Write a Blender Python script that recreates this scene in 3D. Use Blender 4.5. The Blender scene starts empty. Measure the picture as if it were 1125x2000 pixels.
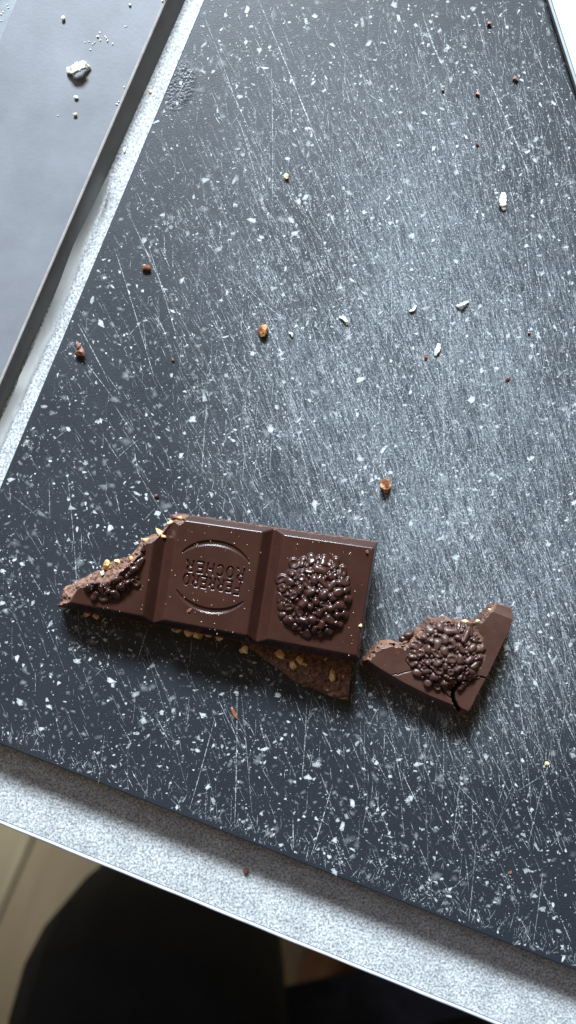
import bpy, math, random
import numpy as np
from mathutils import Vector, noise as mnoise

# ------------------------------------------------------------------ camera, light, exposure
scene = bpy.context.scene
C = scene.collection
S = 0.158e-3                      # metres per photograph pixel on the board's top (z = 0)
H = 1000 * S / math.tan(math.radians(32.0))   # camera height above the board
cam_d = bpy.data.cameras.new("camera")
cam = bpy.data.objects.new("camera", cam_d); C.objects.link(cam)
cam.location = (0, 0, H); cam.rotation_euler = (0, 0, 0)
cam_d.sensor_fit = 'VERTICAL'; cam_d.sensor_height = 32.5; cam_d.angle = math.radians(64.0)
cam_d.clip_start = 0.01; cam_d.clip_end = 20
cam_d.dof.use_dof = True; cam_d.dof.focus_distance = H - 0.003
cam_d.dof.aperture_fstop = 6.5
scene.camera = cam

w = bpy.data.worlds.new("World"); scene.world = w; w.use_nodes = True
bg = w.node_tree.nodes['Background']
bg.inputs[0].default_value = (1.0, 0.70, 0.36, 1); bg.inputs[1].default_value = 0.18

def lamp(name, loc, target, sx, sy, power, col):
    l = bpy.data.lights.new(name, 'AREA'); l.shape = 'RECTANGLE'; l.size = sx; l.size_y = sy
    l.energy = power; l.color = col
    o = bpy.data.objects.new(name, l); C.objects.link(o); o.location = loc
    o.rotation_euler = (Vector(target) - Vector(loc)).to_track_quat('-Z', 'Y').to_euler()
    return o
lamp("window_light", (-0.30, 3.30, 1.90), (0, 0, 0), 1.5, 0.60, 670, (0.80, 0.905, 1.0))
lamp("side_window_light", (-2.6, 2.5, 2.5), (0, 0, 0), 0.9, 0.9, 42, (0.58, 0.74, 1.0))
scene.view_settings.view_transform = 'Standard'; scene.view_settings.look = 'None'
scene.view_settings.exposure = 0.0; scene.view_settings.gamma = 1.0
scene.cycles.max_bounces = 8; scene.cycles.transparent_max_bounces = 12

rng = np.random.default_rng(7); random.seed(7)

# ------------------------------------------------------------------ helpers
def P(px, py, z=0.0):             # where a ray through a photograph pixel meets the height z
    k = S * (H - z) / H
    return ((px - 562.5) * k, (1000 - py) * k, z)

def tag(o, label=None, cat=None, group=None, kind=None):
    if label: o['label'] = label
    if cat: o['category'] = cat
    if group: o['group'] = group
    if kind: o['kind'] = kind
    return o

def mesh_obj(name, verts, faces, mat=None, parent=None, smooth=False):
    me = bpy.data.meshes.new(name)
    me.from_pydata([tuple(v) for v in verts], [], [tuple(f) for f in faces]); me.update()
    if smooth: me.polygons.foreach_set('use_smooth', [True] * len(me.polygons))
    if mat: me.materials.append(mat)
    o = bpy.data.objects.new(name, me); C.objects.link(o)
    if parent: o.parent = parent
    return o

def empty(name, loc=(0, 0, 0)):
    o = bpy.data.objects.new(name, None); C.objects.link(o); o.location = loc; o.empty_display_size = .01
    return o

def vn(x, y, scale, seed):        # value noise in [-1, 1]
    r = np.random.default_rng(seed); n = 512
    g = r.random((n, n)) * 2 - 1
    u = np.asarray(x, float) / scale + 97.3; v = np.asarray(y, float) / scale + 41.7
    i = np.floor(u).astype(int); j = np.floor(v).astype(int)
    fu = u - i; fv = v - j; fu = fu * fu * (3 - 2 * fu); fv = fv * fv * (3 - 2 * fv)
    i %= n; j %= n; i1 = (i + 1) % n; j1 = (j + 1) % n
    return (g[i, j] * (1 - fu) + g[i1, j] * fu) * (1 - fv) + (g[i, j1] * (1 - fu) + g[i1, j1] * fu) * fv

def sm(a, b, x):
    t = np.clip((x - a) / (b - a), 0, 1); return t * t * (3 - 2 * t)

def seg_dist(x, y, ax, ay, bx, by):
    dx, dy = bx - ax, by - ay; L = dx * dx + dy * dy + 1e-12
    t = np.clip(((x - ax) * dx + (y - ay) * dy) / L, 0, 1)
    return np.hypot(x - ax - t * dx, y - ay - t * dy), t

def poly_line_dist(x, y, pts):
    d = np.full(np.shape(x), 1e9)
    for a, b in zip(pts[:-1], pts[1:]):
        d = np.minimum(d, seg_dist(x, y, a[0], a[1], b[0], b[1])[0])
    return d

def inside(x, y, poly):
    c = np.zeros(np.shape(x), bool); n = len(poly)
    for k in range(n):
        x1, y1 = poly[k]; x2, y2 = poly[(k + 1) % n]
        cond = (y1 > y) != (y2 > y)
        c ^= cond & (x < (x2 - x1) * (y - y1) / (y2 - y1 + 1e-12) + x1)
    return c

# ------------------------------------------------------------------ materials
def new_mat(name):
    m = bpy.data.materials.new(name); m.use_nodes = True
    nt = m.node_tree; b = nt.nodes['Principled BSDF']
    return m, nt, b
def N(nt, typ, **kw):
    n = nt.nodes.new(typ)
    for k, v in kw.items(): setattr(n, k, v)
    return n
def coords(nt, scale=(1, 1, 1), rot=(0, 0, 0), loc=(0, 0, 0)):
    g = N(nt, 'ShaderNodeNewGeometry'); mp = N(nt, 'ShaderNodeMapping')
    mp.inputs['Scale'].default_value = scale; mp.inputs['Location'].default_value = loc
    ro = N(nt, 'ShaderNodeVectorRotate', rotation_type='Z_AXIS'); ro.inputs['Angle'].default_value = rot[2]   # turn first, then stretch
    nt.links.new(g.outputs['Position'], ro.inputs['Vector']); nt.links.new(ro.outputs[0], mp.inputs['Vector']); return mp.outputs[0]
def noise(nt, vec, scale, detail=4, rough=.6, dist=0):
    n = N(nt, 'ShaderNodeTexNoise'); n.inputs['Scale'].default_value = scale; n.inputs['Detail'].default_value = detail
    n.inputs['Roughness'].default_value = rough; n.inputs['Distortion'].default_value = dist
    nt.links.new(vec, n.inputs['Vector']); return n.outputs['Fac']
def ramp(nt, fac, stops):
    r = N(nt, 'ShaderNodeValToRGB'); e = r.color_ramp.elements
    while len(e) < len(stops): e.new(.5)
    for i, (p, c) in enumerate(stops):
        e[i].position = p; e[i].color = (*c, 1) if len(c) == 3 else c
    nt.links.new(fac, r.inputs[0]); return r.outputs[0]
def mixc(nt, fac, a, b):
    m = N(nt, 'ShaderNodeMix', data_type='RGBA')
    for s, v in ((0, fac), (6, a), (7, b)):
        if isinstance(v, (int, float)): m.inputs[s].default_value = v
        elif isinstance(v, tuple): m.inputs[s].default_value = (*v, 1)
        else: nt.links.new(v, m.inputs[s])
    return m.outputs[2]
def math_n(nt, op, a, b=None, clamp=False):
    m = N(nt, 'ShaderNodeMath', operation=op, use_clamp=clamp)
    for s, v in ((0, a), (1, b)):
        if v is None: continue
        if isinstance(v, (int, float)): m.inputs[s].default_value = v
        else: nt.links.new(v, m.inputs[s])
    return m.outputs[0]
def bump(nt, b, h, strength, dist, prev=None):
    n = N(nt, 'ShaderNodeBump'); n.inputs['Strength'].default_value = strength; n.inputs['Distance'].default_value = dist
    nt.links.new(h, n.inputs['Height'])
    if prev is not None: nt.links.new(prev, n.inputs['Normal'])
    nt.links.new(n.outputs[0], b.inputs['Normal']); return n.outputs[0]
def blob_mask(nt, cx, cy, rx, ry, rot=0.0, soft=1.0):     # 1 in the middle of an ellipse, 0 outside
    v = coords(nt)
    sub = N(nt, 'ShaderNodeVectorMath', operation='SUBTRACT'); nt.links.new(v, sub.inputs[0]); sub.inputs[1].default_value = (cx, cy, 0)
    mp = N(nt, 'ShaderNodeMapping'); mp.vector_type = 'POINT'
    ro = N(nt, 'ShaderNodeVectorRotate', rotation_type='Z_AXIS'); ro.inputs['Angle'].default_value = -rot
    nt.links.new(sub.outputs[0], ro.inputs['Vector']); nt.links.new(ro.outputs[0], mp.inputs['Vector'])
    mp.inputs['Scale'].default_value = (1 / rx, 1 / ry, 0)
    ln = N(nt, 'ShaderNodeVectorMath', operation='LENGTH'); nt.links.new(mp.outputs[0], ln.inputs[0])
    return math_n(nt, 'SUBTRACT', 1.0, ln.outputs['Value'], True)

def mat_board():
    m, nt, b = new_mat('dark_board_plastic')
    fine = noise(nt, coords(nt, (1, 2.6, 1), (0, 0, math.radians(28))), 1500, 3, .7)
    broad = noise(nt, coords(nt), 34, 5, .65)
    base = mixc(nt, ramp(nt, fine, [(.35, (0, 0, 0)), (.75, (1, 1, 1))]), (.009, .0115, .0155), (.024, .030, .039))
    x, y, _ = P(850, 760)
    wear_sheen = blob_mask(nt, x, y, .085, .125, math.radians(12))  # scuffed area, with the board's pale sheen painted into its colour
    wear_sheen = math_n(nt, 'MULTIPLY', wear_sheen, 1.5, True)
    streak = noise(nt, coords(nt, (9, 1, 1), (0, 0, math.radians(-19))), 150, 5, .65)
    streak = ramp(nt, streak, [(.42, (0, 0, 0)), (.66, (1, 1, 1))])
    grit = ramp(nt, noise(nt, coords(nt), 1400, 3, .7), [(.52, (0, 0, 0)), (.64, (1, 1, 1))])
    ws = math_n(nt, 'MULTIPLY', math_n(nt, 'ADD', math_n(nt, 'MULTIPLY', streak, .34), math_n(nt, 'ADD', math_n(nt, 'MULTIPLY', grit, .46), .10)), wear_sheen)
    x, y, _ = P(600, 450); sheen_gap = blob_mask(nt, x, y, .018, .045, math.radians(14))  # darker band painted where the sheen breaks off
    ws = math_n(nt, 'MULTIPLY', ws, math_n(nt, 'SUBTRACT', 1.0, sheen_gap, True))
    ws = math_n(nt, 'MULTIPLY', ws, ramp(nt, broad, [(.34, (.45,) * 3), (.62, (1,) * 3)]), True)  # broad noise makes the painted sheen patchy
    col = mixc(nt, ws, base, (.27, .31, .34))
    nt.links.new(col, b.inputs['Base Color'])
    nt.links.new(ramp(nt, broad, [(.3, (.40,) * 3), (.7, (.54,) * 3)]), b.inputs['Roughness'])
    b.inputs['Specular IOR Level'].default_value = .4
    p = bump(nt, b, fine, .55, .00016)
    # melted, wrinkled patch beside the left rim
    x, y, _ = P(352, 168)
    patch = math_n(nt, 'MULTIPLY', blob_mask(nt, x, y, .0048, .0085, math.radians(-18)), 3, True)
    v = N(nt, 'ShaderNodeTexVoronoi', feature='SMOOTH_F1'); v.inputs['Scale'].default_value = 1500
    nt.links.new(coords(nt), v.inputs['Vector'])
    bump(nt, b, math_n(nt, 'MULTIPLY', v.outputs['Distance'], patch), 1.0, .00022, p)
    return m
def mat_flake(name, col, rough):
    m, nt, b = new_mat(name)
    a = N(nt, 'ShaderNodeAttribute', attribute_name='fade')
    b.inputs['Base Color'].default_value = (*col, 1); b.inputs['Roughness'].default_value = rough
    br = ramp(nt, noise(nt, coords(nt), 1700, 2, .6), [(.42, (.12,) * 3), (.56, (1,) * 3)] if 'scratch' in name else [(.34, (.5,) * 3), (.5, (1,) * 3)])
    t = N(nt, 'ShaderNodeBsdfTransparent'); mx = N(nt, 'ShaderNodeMixShader')
    nt.links.new(math_n(nt, 'MULTIPLY', a.outputs['Fac'], br, True), mx.inputs[0])
    nt.links.new(t.outputs[0], mx.inputs[1]); nt.links.new(b.outputs[0], mx.inputs[2])
    nt.links.new(mx.outputs[0], nt.nodes['Material Output'].inputs['Surface']); return m
def mat_table():
    m, nt, b = new_mat('mottled_grey_laminate')
    v = coords(nt)
    n1 = noise(nt, v, 1350, 3, .7); n2 = noise(nt, coords(nt, (1, 1, 1), (0, 0, .4)), 160, 3, .6)
    c = ramp(nt, n1, [(.38, (.20, .215, .225)), (.50, (.42, .44, .45)), (.66, (.68, .70, .71))])
    c2 = ramp(nt, n2, [(.3, (.74,) * 3), (.7, (1.0,) * 3)])
    mm = N(nt, 'ShaderNodeMix', data_type='RGBA', blend_type='MULTIPLY'); mm.inputs[0].default_value = 1
    nt.links.new(c, mm.inputs[6]); nt.links.new(c2, mm.inputs[7])
    nt.links.new(mm.outputs[2], b.inputs['Base Color']); b.inputs['Roughness'].default_value = .45
    bump(nt, b, n1, .3, .0001); return m
def mat_simple(name, col, rough, nscale=200, amt=.12, bscale=None, bamt=0, spec=.5, metal=0):
    m, nt, b = new_mat(name)
    f = noise(nt, coords(nt), nscale, 5, .6)
    lo = tuple(c * (1 - amt) for c in col); hi = tuple(min(1, c * (1 + amt)) for c in col)
    nt.links.new(ramp(nt, f, [(.3, lo), (.7, hi)]), b.inputs['Base Color'])
    b.inputs['Roughness'].default_value = rough; b.inputs['Specular IOR Level'].default_value = spec; b.inputs['Metallic'].default_value = metal
    if bscale: bump(nt, b, noise(nt, coords(nt), bscale, 4, .65), .6, bamt)
    return m
def mat_choc(name, col, rough, crumb_dark, crumb_light):
    m, nt, b = new_mat(name)
    v = coords(nt)
    a = N(nt, 'ShaderNodeAttribute', attribute_name='broken')
    soft = ramp(nt, noise(nt, v, 140, 4, .6), [(.3, tuple(c * .86 for c in col)), (.7, tuple(c * 1.14 for c in col))])
    # paler nut grains showing just under the skin
    vo = N(nt, 'ShaderNodeTexVoronoi', feature='F1'); vo.inputs['Scale'].default_value = 210; nt.links.new(v, vo.inputs['Vector'])
    sp = N(nt, 'ShaderNodeSeparateColor'); nt.links.new(vo.outputs['Color'], sp.inputs[0])
    pick = ramp(nt, sp.outputs[0], [(.86, (0, 0, 0)), (.90, (1, 1, 1))])
    dot = ramp(nt, vo.outputs['Distance'], [(.05, (1, 1, 1)), (.22, (0, 0, 0))])
    soft = mixc(nt, math_n(nt, 'MULTIPLY', math_n(nt, 'MULTIPLY', pick, dot), .5), soft, (.17, .065, .035))
    # sparse dust
    dn = ramp(nt, noise(nt, v, 1500, 1, .5), [(.80, (0, 0, 0)), (.84, (1, 1, 1))])
    soft = mixc(nt, math_n(nt, 'MULTIPLY', dn, .6), soft, (.45, .35, .28))
    rc = noise(nt, v, 900, 5, .75)
    rough_c = ramp(nt, rc, [(.34, crumb_dark), (.52, tuple((p + q) / 2 for p, q in zip(crumb_dark, crumb_light))), (.70, crumb_light)])
    nt.links.new(mixc(nt, a.outputs['Fac'], soft, rough_c), b.inputs['Base Color'])
    rr = N(nt, 'ShaderNodeMapRange'); nt.links.new(a.outputs['Fac'], rr.inputs[0]); nt.links.new(ramp(nt, noise(nt, v, 95, 5, .7), [(.35, (rough * .8,) * 3), (.65, (rough * 1.5,) * 3)]), rr.inputs[3]); rr.inputs[4].default_value = .85
    nt.links.new(rr.outputs[0], b.inputs['Roughness'])
    b.inputs['Specular IOR Level'].default_value = .45
    p = bump(nt, b, noise(nt, v, 55, 3, .5), .25, .0006)
    sc = noise(nt, coords(nt, (1, 14, 1), (0, 0, math.radians(62))), 170, 4, .7)
    p = bump(nt, b, sc, .12, .00025, p)
    bump(nt, b, math_n(nt, 'MULTIPLY', rc, a.outputs['Fac']), .9, .0005, p)
    return m
def mat_nut():
    m, nt, b = new_mat('hazelnut_flesh')
    f = noise(nt, coords(nt), 420, 4, .6)
    nt.links.new(ramp(nt, f, [(.36, (.30, .13, .045)), (.5, (.62, .38, .16)), (.68, (.80, .58, .32))]), b.inputs['Base Color'])
    b.inputs['Roughness'].default_value = .5; bump(nt, b, noise(nt, coords(nt), 1500, 3), .5, .0003); return m
def mat_crumb_nut():
    m, nt, b = new_mat('toasted_nut_crumb')
    f = noise(nt, coords(nt), 330, 3, .6)
    nt.links.new(ramp(nt, f, [(.40, (.085, .030, .016)), (.50, (.24, .085, .035)), (.60, (.55, .28, .11))]), b.inputs['Base Color'])
    b.inputs['Roughness'].default_value = .45; bump(nt, b, noise(nt, coords(nt), 1800, 3), .5, .0003); return m
def mat_film():
    m, nt, b = new_mat('translucent_film')
    b.inputs['Base Color'].default_value = (.78, .80, .79, 1); b.inputs['Roughness'].default_value = .35
    t = N(nt, 'ShaderNodeBsdfTransparent'); mx = N(nt, 'ShaderNodeMixShader')
    f = ramp(nt, noise(nt, coords(nt, (1, 1, 1)), 90, 3, .5), [(.3, (.82,) * 3), (.7, (.97,) * 3)])
    a = N(nt, 'ShaderNodeAttribute', attribute_name='fade')
    nt.links.new(math_n(nt, 'MULTIPLY', f, a.outputs['Fac'], True), mx.inputs[0])
    nt.links.new(t.outputs[0], mx.inputs[1]); nt.links.new(b.outputs[0], mx.inputs[2])
    nt.links.new(mx.outputs[0], nt.nodes['Material Output'].inputs['Surface']); return m
def mat_wood(name, a_, b_, rot):
    m, nt, b = new_mat(name)
    f = noise(nt, coords(nt, (22, 1, 1), (0, 0, rot)), 4, 6, .6, .3)
    nt.links.new(ramp(nt, f, [(.3, a_), (.7, b_)]), b.inputs['Base Color']); b.inputs['Roughness'].default_value = .55
    return m
def mat_cloth(name, col):
    m, nt, b = new_mat(name)
    wv = N(nt, 'ShaderNodeTexWave', wave_type='BANDS', bands_direction='X'); wv.inputs['Scale'].default_value = 260; wv.inputs['Distortion'].default_value = 1.5
    nt.links.new(coords(nt, (1, 1, 1), (0, 0, -.25)), wv.inputs['Vector'])
    f = noise(nt, coords(nt), 40, 5, .6)
    nt.links.new(ramp(nt, f, [(.3, tuple(c * .7 for c in col)), (.7, tuple(c * 1.3 for c in col))]), b.inputs['Base Color'])
    b.inputs['Roughness'].default_value = .9; b.inputs['Specular IOR Level'].default_value = .2
    bump(nt, b, wv.outputs['Fac'], .5, .0006); return m

M = dict(
    board=mat_board(), fleck=mat_flake('white_fleck', (.66, .70, .72), .5), scratch=mat_flake('scratched_plastic', (.72, .77, .80), .6),
    table=mat_table(), trim=mat_simple('table_edge_band', (.42, .44, .50), .35), film=mat_film(),
    slab=mat_simple('grey_matt_laminate', (.150, .158, .176), .42, 60, .14, 900, .00004),
    slab_side=mat_simple('dark_grey_edge', (.20, .205, .21), .55, 200, .1),
    slab_rim=mat_simple('pale_lit_edge', (.40, .38, .36), .5, 400, .2),  # paler colour stands in for light on the tray's rounded edge
    dark=mat_simple('dusty_grey_channel', (.16, .175, .19), .5, 300, .25),
    white=mat_simple('bright_white_lacquer', (.86, .90, .92), .35, 60, .03),
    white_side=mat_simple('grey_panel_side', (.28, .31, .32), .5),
    choc=mat_choc('dark_chocolate', (.033, .0128, .0095), .22, (.030, .012, .008), (.28, .15, .10)),
    choc2=mat_choc('milkier_dark_chocolate', (.050, .0225, .0165), .36, (.045, .018, .012), (.30, .16, .10)),
    fill=mat_choc('crumbly_chocolate_underside', (.07, .03, .02), .6, (.035, .014, .009), (.36, .19, .12)),
    nut=mat_nut(), nutc=mat_crumb_nut(), crumb=mat_simple('chocolate_crumb_brown', (.13, .05, .03), .6, 900, .5, 1500, .0003),
    shav=mat_simple('pale_white_shaving', (.72, .73, .64), .5, 500, .06), tan=mat_simple('tan_crumb', (.62, .46, .25), .6, 600, .3),
    red=mat_simple('reddish_brown_splinter', (.22, .075, .038), .5, 700, .4),
    planks=[mat_wood('pale_oak_plank', (.21, .165, .10), (.29, .235, .145), .33), mat_wood('warm_oak_plank', (.18, .135, .08), (.235, .18, .11), .33)],
    cloth=mat_cloth('black_ribbed_cloth', (.05, .052, .078)), cloth2=mat_cloth('black_trouser_cloth', (.006, .006, .007)),
    leather=mat_simple('dark_brown_leather', (.16, .075, .045), .6, 30, .25, 300, .0005),
    skin=mat_simple('skin', (.45, .28, .2), .5), cord=mat_simple('dark_metal', (.05, .05, .05), .4),
    gap=mat_simple('floor_joint', (.06, .05, .03), .9),
)

# ------------------------------------------------------------------ setting
ZT = -0.009                       # table top
ZF = ZT - 0.75                    # floor
floor = mesh_obj('floor', [(-2, -2, ZF - .004), (2, -2, ZF - .004), (2, 2, ZF - .004), (-2, 2, ZF - .004)], [(0, 1, 2, 3)], M['gap'])
tag(floor, 'pale wooden plank floor seen below the table edge', None, None, 'structure')
# planks run up the photograph, leaning right like the joint seen at lower left
a = P(72, 1625, ZF); b_ = P(0, 1790, ZF)
jd = Vector((a[0] - b_[0], a[1] - b_[1], 0)).normalized(); jn = Vector((jd.y, -jd.x, 0))
for k in range(-6, 7):
    o0 = Vector((a[0], a[1], 0)) + jn * (k * .29 + .002); o1 = o0 + jn * .286
    for half in (0, 1):
        s0, s1 = (-1.9, .55) if half == 0 else (.553, 1.5)
        if k % 2: s0, s1 = (-1.9, .75) if half == 0 else (.753, 1.5)
        c = [o0 + jd * s0, o1 + jd * s0, o1 + jd * s1, o0 + jd * s1]
        vs = [(p.x, p.y, ZF - .012) for p in c] + [(p.x, p.y, ZF - .0005) for p in c]
        ins = [o0 + jn * .0015 + jd * (s0 + .0015), o1 - jn * .0015 + jd * (s0 + .0015), o1 - jn * .0015 + jd * (s1 - .0015), o0 + jn * .0015 + jd * (s1 - .0015)]
        vs += [(p.x, p.y, ZF + .001) for p in ins]
        fs = [(0, 1, 5, 4), (1, 2, 6, 5), (2, 3, 7, 6), (3, 0, 4, 7), (4, 5, 9, 8), (5, 6, 10, 9), (6, 7, 11, 10), (7, 4, 8, 11), (8, 9, 10, 11)]
        mesh_obj('plank', vs, fs, M['planks'][0 if k < 0 else 1], floor)

def slab_mesh(name, poly, z0, z1, mat, parent=None, bev=0.0008, seg=3):
    n = len(poly); vs = [(x, y, z0) for x, y in poly] + [(x, y, z1) for x, y in poly]
    fs = [tuple(range(n - 1, -1, -1)), tuple(range(n, 2 * n))] + [(i, (i + 1) % n, n + (i + 1) % n, n + i) for i in range(n)]
    o = mesh_obj(name, vs, fs, mat, parent)
    if bev:
        m = o.modifiers.new('bevel', 'BEVEL'); m.width = bev; m.segments = seg; m.limit_method = 'ANGLE'
        o.data.polygons.foreach_set('use_smooth', [True] * len(o.data.polygons))
        wn = o.modifiers.new('wn', 'WEIGHTED_NORMAL'); wn.keep_sharp = False
    return o

# table with its front edge band
e0 = Vector(P(0, 1600, ZT)[:2]); e1 = Vector(P(990, 2001, ZT)[:2])
ed = (e1 - e0).normalized(); en = Vector((-ed.y, ed.x))       # en points into the table
fl = e0 - ed * .45; fr = e1 + ed * .40
table = empty('table', (0, 0, ZF)); tag(table, 'mottled pale grey laminate table under the dark cutting board', 'table')
def child_fix(o, par):
    o.parent = par; o.matrix_parent_inverse = par.matrix_world.inverted() if par.matrix_world.translation.length > 0 else o.matrix_parent_inverse
    return o
bpy.context.view_layer.update()
tp = [tuple(fl), tuple(fr), tuple(fr + en * .75), tuple(fl + en * .75)]
child_fix(slab_mesh('tabletop', tp, ZT - .025, ZT, M['table'], None, 0), table)
# band: rounded profile swept along the front edge
vs, fs = [], []
prof = [(0, -.0002), (.0003, -.0002), (.0007, .00015), (.0012, .0001), (.0016, -.0004), (.0020, -.0013), (.0021, -.003), (.0021, -.025), (0, -.025)]
nseg = 160
for i in range(nseg + 1):
    c = fl + (fr - fl) * (i / nseg)
    for d, z in prof:
        wob = .00006 * math.sin(i * 1.7) + .00004 * math.sin(i * .61) if .0005 < d else 0
        q = c - en * (d + wob); vs.append((q.x, q.y, ZT + z))
m_ = len(prof)
for i in range(nseg):
    for k in range(m_ - 1): fs.append((i * m_ + k, (i + 1) * m_ + k, (i + 1) * m_ + k + 1, i * m_ + k + 1))
child_fix(mesh_obj('edge_band', vs, fs, M['trim'], None, True), table)
for s, t in ((.04, .04), (.96, .04), (.04, .71), (.96, .71)):
    c = fl + (fr - fl) * s + en * t; r = .02
    child_fix(slab_mesh('leg', [(c.x - r, c.y - r), (c.x + r, c.y - r), (c.x + r, c.y + r), (c.x - r, c.y + r)], ZF + .001, ZT - .025, M['cord'], None, .002), table)
# peeling transparent film along the table's left rim
edge_px = [(207, 348), (186, 392), (164, 436), (143, 480), (128, 520), (113, 560), (97, 602), (80, 645), (60, 690), (38, 735), (34, 748), (26, 770), (8, 806), (-12, 850), (-50, 930)]
in_px = [(217, 352), (206, 395), (191, 440), (170, 482), (157, 522), (142, 562), (126, 604), (108, 647), (88, 693), (66, 738), (60, 752), (50, 774), (32, 812), (14, 856), (-20, 940)]
vs, fs, fd = [], [], []
nc = 8
for i, (e, q) in enumerate(zip(edge_px, in_px)):
    for k in range(nc + 1):
        t = k / nc; px = e[0] * (1 - t) + q[0] * t; py = e[1] * (1 - t) + q[1] * t
        lift = (.0034 if i < 7 else .0026) * (1 - t) ** 1.15 * (1 + .04 * math.sin(i * 1.3)) + .0001
        vs.append(P(px, py, ZT + lift)); fd.append(1.0 if t < .6 else max(0, (1 - t) / .4))
for i in range(len(edge_px) - 1):
    for k in range(nc): fs.append((i * (nc + 1) + k, i * (nc + 1) + k + 1, (i + 1) * (nc + 1) + k + 1, (i + 1) * (nc + 1) + k))
fo = mesh_obj('protective_film', vs, fs, M['film'], None, True)
fo.data.attributes.new('fade', 'FLOAT', 'POINT').data.foreach_set('value', fd)
child_fix(fo, table); fo['label'] = 'milky clear film peeling up along the left rim'

# cutting board
bl = Vector(P(397, 0)[:2]); bl2 = Vector(P(-2, 955)[:2]); ld = (bl - bl2).normalized()
b0 = Vector(P(0, 1455)[:2]); b1 = Vector(P(1125, 1897)[:2]); bd = (b1 - b0).normalized()
def isect(p, d, q, e):
    c = d.x * e.y - d.y * e.x; t = ((q.x - p.x) * e.y - (q.y - p.y) * e.x) / c; return p + d * t
cbl = isect(bl, ld, b0, bd); cbr = b1 + bd * .07; W_ = (cbr - cbl).length
ctl = cbl + ld * .36; ctr = cbr + ld * .36
board = slab_mesh('cutting_board', [tuple(cbl), tuple(cbr), tuple(ctr), tuple(ctl)], ZT + .0002, 0, M['board'], None, .0007, 3)
tag(board, 'dark blue grey plastic cutting board with white flecks and knife scratches', 'cutting board')
bpoly = [tuple(cbl), tuple(cbr), tuple(ctr), tuple(ctl)]
inner = [tuple(Vector(p) + (Vector((sum(q[0] for q in bpoly) / 4, sum(q[1] for q in bpoly) / 4)) - Vector(p)).normalized() * .0016) for p in bpoly]

def flat_stuff(name, polys, z, mat, label):      # polys: list of (points, per-point fade)
    vs, fs, fd = [], [], []
    for pts, fade, dz in polys:
        b = len(vs)
        for (x, y), f in zip(pts, fade): vs.append((x, y, z + dz)); fd.append(f)
        if len(fade) > len(pts): pass
        fs.append(tuple(range(b, b + len(pts))))
    me = bpy.data.meshes.new(name); me.from_pydata(vs, [], fs); me.update(); me.materials.append(mat)
    me.attributes.new('fade', 'FLOAT', 'POINT').data.foreach_set('value', fd)
    o = bpy.data.objects.new(name, me); C.objects.link(o); o.parent = board; o['kind'] = 'stuff'; o['label'] = label
    return o

# flecks: angular chips, crisp bright ones and dim soft ones deeper in the plastic
X0, X1, Y0, Y1 = P(-60, 0)[0], P(1185, 0)[0], P(0, 1960)[1], P(0, -60)[1]
clus = rng.random((90, 2)) * [X1 - X0, Y1 - Y0] + [X0, Y0]
fl_v, fl_f, fl_a = [], [], []
def add_fleck(x, y, r, a, soft, dz):
    n = int(rng.integers(6, 11)); el = rng.uniform(1, 1.9); th = rng.uniform(0, 2 * math.pi)
    if rng.random() < .35: th = rng.normal(0, .5)
    an = np.sort(rng.uniform(0, 2 * math.pi, n)); rr = r * rng.uniform(.55, 1.15, n)
    ex, ey = rr * np.cos(an) * el ** .6, rr * np.sin(an) / el ** .6
    xs = x + ex * math.cos(th) - ey * math.sin(th); ys = y + ex * math.sin(th) + ey * math.cos(th)
    b = len(fl_v); fl_v.append((x, y, dz)); fl_a.append(a)
    for k in range(n): fl_v.append((xs[k], ys[k], dz)); fl_a.append(a * (0.10 if soft else .50))
    for k in range(n): fl_f.append((b, b + 1 + k, b + 1 + (k + 1) % n))
cnt = 0
def rand_pos():
    if rng.random() < .16:
        c = clus[rng.integers(len(clus))]; return c[0] + rng.normal(0, .003), c[1] + rng.normal(0, .003)
    return rng.uniform(X0, X1), rng.uniform(Y0, Y1)
def okp(x, y): return bool(inside(np.array([x]), np.array([y]), inner)[0])
for i in range(7500):                                        # dim, soft
    x, y = rand_pos()
    if okp(x, y): add_fleck(x, y, S * rng.lognormal(1.3, .45), rng.uniform(.08, .34), True, .00003)
for i in range(4300):                                        # crisp
    x, y = rand_pos()
    if okp(x, y): add_fleck(x, y, S * min(8.5, rng.lognormal(.92, .52)), rng.uniform(.35, 1.0) ** .8, False, .00006)
for i in range(9000):                                        # pin pricks
    x, y = rand_pos()
    if okp(x, y): add_fleck(x, y, S * rng.uniform(.5, 1.3), rng.uniform(.25, .9), False, .00008)
me = bpy.data.meshes.new('fleck_scatter'); me.from_pydata(fl_v, [], fl_f); me.update(); me.materials.append(M['fleck'])
me.attributes.new('fade', 'FLOAT', 'POINT').data.foreach_set('value', fl_a)
o = bpy.data.objects.new('white_flecks', me); C.objects.link(o); o.parent = board; o['kind'] = 'stuff'; o['label'] = 'white flecks set in the dark plastic'

# scratches
sv, sf, sa = [], [], []
def scratch(px, py, ang, L, wpx, alpha, bend=0.0, dz=.00010):
    n = max(2, int(L / 14)); x, y = px, py; a = ang
    pts = []
    for k in range(n + 1):
        pts.append((x, y, a)); x += math.cos(a) * L / n; y += math.sin(a) * L / n; a += bend / n
    b = len(sv)
    for k, (x, y, a) in enumerate(pts):
        t = k / n; wd = wpx * .5 * (math.sin(math.pi * min(1, max(0, t * .96 + .02)))) ** .4 * rng.uniform(.7, 1.15)
        nx, ny = -math.sin(a) * wd, math.cos(a) * wd
        f = alpha * rng.uniform(.35, 1.0)
        for s in (-1, 1):
            q = P(x + s * nx, y + s * ny); sv.append((q[0], q[1], dz)); sa.append(f)
    for k in range(n): sf.append((b + 2 * k, b + 2 * k + 1, b + 2 * k + 3, b + 2 * k + 2))
def on_board(px, py):
    q = P(px, py); return okp(q[0], q[1])
D = math.radians
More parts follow.
